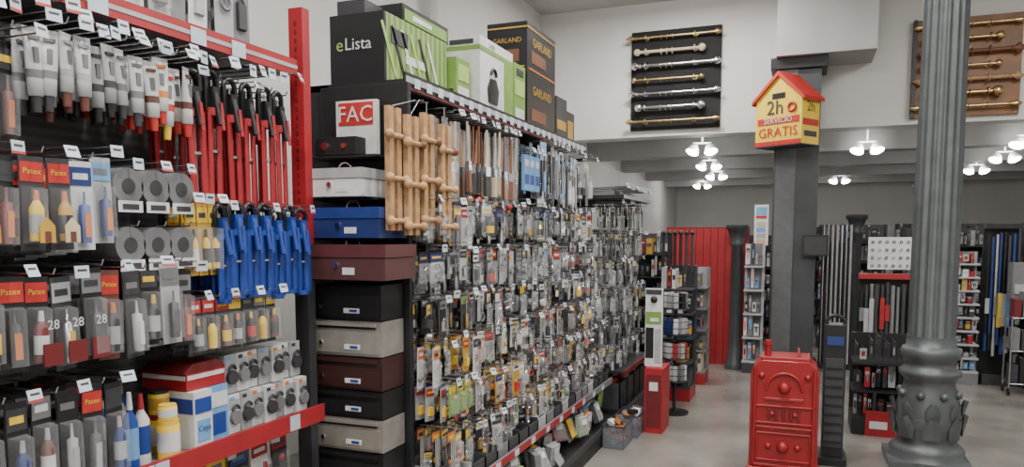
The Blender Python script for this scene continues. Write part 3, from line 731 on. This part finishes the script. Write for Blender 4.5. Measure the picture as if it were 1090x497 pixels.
# ---------------------------------------------------------------- right-hand racks
rp=[black,dgrey,black,red,grey,dgrey,lgrey,steel,dgrey]
b=rack('low_tool_display',.40,.98,6.55,7.0,.78,gbl,gbl,gbl,21,3,True,rp); b.b(red,.5,.75,6.53,6.55,.0,.2); b.b(white,.53,.66,6.525,6.53,.06,.12); b.done()
def longrack(name,x0,x1,y,h,pal,top=None,zb=.15,r=.014,seed=1,step=.045):
    random.seed(seed); b=MB(name)
    b.b(gbl,x0,x1,y+.1,y+.13,0,h); b.b(gbl,x0,x1,y-.15,y+.1,0,.1); b.b(dgrey,x0,x1,y-.16,y-.15,0,.12)
    if top: b.b(top,x0,x1,y-.02,y+.1,h-.05,h); 
    x=x0+.03
    while x<x1-.02:
        c=random.choice(pal); rr=r*U(.7,1.4); z0=U(zb,zb+.15)
        b.cyl((x,y-.06,z0),(x,y-.03,h-U(.08,.2)),rr,c,n=8); b.cyl((x,y-.06,z0),(x,y-.055,z0+.18),rr*1.35,random.choice(pal),n=8)
        if R()<.5: b.b(random.choice((white,lgrey,red,grey,lblue,yellow)),x-.02,x+.02,y-.085,y-.08,U(.6,.8),U(.85,1.0))
        x+=step*U(.8,1.2)
    return b
longrack('long_tool_rack',.52,1.15,8.2,1.22,[black,dgrey,dgrey,grey,black],red,.3,.02,5,.05).done()
b=MB('hook_sample_board'); b.b(gbl,.72,.76,8.62,8.66,0,1.7); b.b(white,.62,1.1,8.56,8.6,1.25,1.58)
for i in range(7):
    for j in range(4): b.torus((0,0,0),.012,.004,random.choice((steel,dgrey,grey,dblue)),T((.66+.065*i,8.55,1.29+.08*j))@RZ(math.pi/2),8,4)
b.done()
rack('small_parts_shelving',1.5,1.78,9.2,9.6,1.42,lgrey,grey,grey,31,9,False,[white,lgrey,grey,lblue,dgrey,lgrey,steel,red,gold]).done()
longrack('broom_handle_rack',1.82,2.15,9.4,1.72,[dblue,black,steel,lgrey,dgrey,dblue],gbl,.3,.014,8,.04).done()
b=longrack('profile_rail_rack',2.18,2.75,9.3,1.68,[black,dgrey,steel,grey,grey],gbl,.2,.014,12,.04); b.b(grey,2.0,2.5,9.0,9.2,.95,1.32); b.b(lgrey,2.02,2.48,8.99,9.0,1.0,1.1); b.done()
b=MB('wire_trolley')
for x in (1.95,2.5):
    for y in (8.7,8.95): b.cyl((x,y,.08),(x,y,.8),.01,steel); b.torus((x,y,.04),.03,.01,black,I4,12,5)
for z in (.12,.45,.78):
    for k in range(8): b.cyl((1.95+.0786*k,8.7,z),(1.95+.0786*k,8.95,z),.005,steel,n=5)
    for y in (8.7,8.95): b.cyl((1.95,y,z),(2.5,y,z),.007,steel,n=5)
    for k in range(7): b.b(random.choice((grey,dgrey,lgrey,dred,black)),1.97+.075*k,2.03+.075*k,8.73,8.92,z+.006,z+U(.12,.27))
b.done()
bp_=[dgrey,black,grey,lgrey,dgrey,dblue,grey,steel,lgrey,black,dred]
for k,(x0,x1,y,h,sd) in enumerate(((.2,1.1,11.5,1.75,41),(1.3,2.4,11.8,1.7,42),(2.6,3.9,11.8,1.75,43),(-2.6,-1.5,11.2,1.6,44),(-1.3,-.1,11.4,1.6,45),(3.0,4.2,9.6,1.6,46),(-.2,1.2,14.5,1.75,47),(1.5,3.0,14.5,1.8,48),(3.4,5.2,14.5,1.8,49))):
    rack('stocked_shelving',x0,x1,y,y+.5,h,gbl,dgrey,dgrey,sd,6,k%2==0,bp_).done()
for (x,y,h) in ((-.74,9.3,1.72),(.62,10.6,1.86)):
    b=MB('iron_post')
    b.loft([(0,.11,.11),(.08,.11,.11),(.12,.08,.08),(.4,.07,.07),(h-.25,.065,.065),(h-.22,.09,.09),(h-.2,.07,.07),(h-.06,.11,.11),(h-.05,.13,.13),(h,.13,.13)],colm,T((x,y,0)),16); b.done()

# ---------------------------------------------------------------- curtain-rod boards on fascia
def rodboard(x0,x1,z0,z1,bm,rods,nm,seed=2):
    random.seed(seed); b=MB(nm); b.b(bm,x0,x1,9.95,9.995,z0,z1)
    n=len(rods)
    for k,m in enumerate(rods):
        z=z1-.1-(z1-z0-.2)*k/(n-1); ra=.015+.004*((k*7)%3); xa,xb=x0+.06+.03*(k%3),x1-.1-.13*((k*3)%2)
        b.cyl((xa,9.87,z),(xb,9.87,z),ra,m,n=10)
        if k%2: b.ball((xa,9.87,z),ra*2.4,m); b.ball((xb,9.87,z),ra*2.6,m)
        else:
            for (xx,sg) in ((xb-.02,1),(xa+.02,-1)):
                b.loft([(0,ra*1.6,ra*1.6),(.03,ra*.9,ra*.9),(.07,ra*2.6,ra*2.6),(.11,ra*1.4,ra*1.4),(.14,.005,.005)],m,T((xx,9.87,z))@RY(sg*math.pi/2),12)
        for xs in (x0+.2,x1-.32): b.cyl((xs,9.95,z),(xs,9.87,z),.014,m,n=8); b.torus((xs,9.87,z),ra*1.9,.009,m,n=14,k=5); b.cyl((xs,9.945,z),(xs,9.95,z),.03,m,n=12)
        for q in range(3): b.torus((x0+.4+.07*q,9.87,z-.01),ra*1.9,.005,m,n=12,k=5)
    return b
rodboard(-2.18,-1.04,2.97,4.23,mat('board_black',(.006,.006,.007),.8),[brass,cream,chrome,brass,chrome,chrome,brass],'curtain_rod_display').done()
amber=mat('amber_wood',(.19,.075,.015),.45,noise=.3,scale=4)
b=rodboard(1.14,2.18,2.95,4.05,amber,[brass,brass,dwood,brass,wood,brass,brass],'curtain_rod_display'); b.b(black,1.1,1.14,9.9,9.995,2.95,4.05); b.done()

b=MB('security_camera'); b.cyl((1.5,12.0,3.14),(1.5,12.0,2.3),.02,black); b.ball((1.5,12.0,2.22),.09,black,n=14,k=8); b.cyl((1.5,12.0,2.27),(1.5,12.0,2.31),.1,dgrey,n=16); b.done()
b=MB('wall_pipe'); b.cyl((-3.36,6.6,0),(-3.36,6.6,4.6),.06,wallm,n=14); b.done()

w=bpy.data.worlds.new('world'); bpy.context.scene.world=w; w.use_nodes=True
w.node_tree.nodes['Background'].inputs[0].default_value=(.8,.85,.9,1); w.node_tree.nodes['Background'].inputs[1].default_value=.3
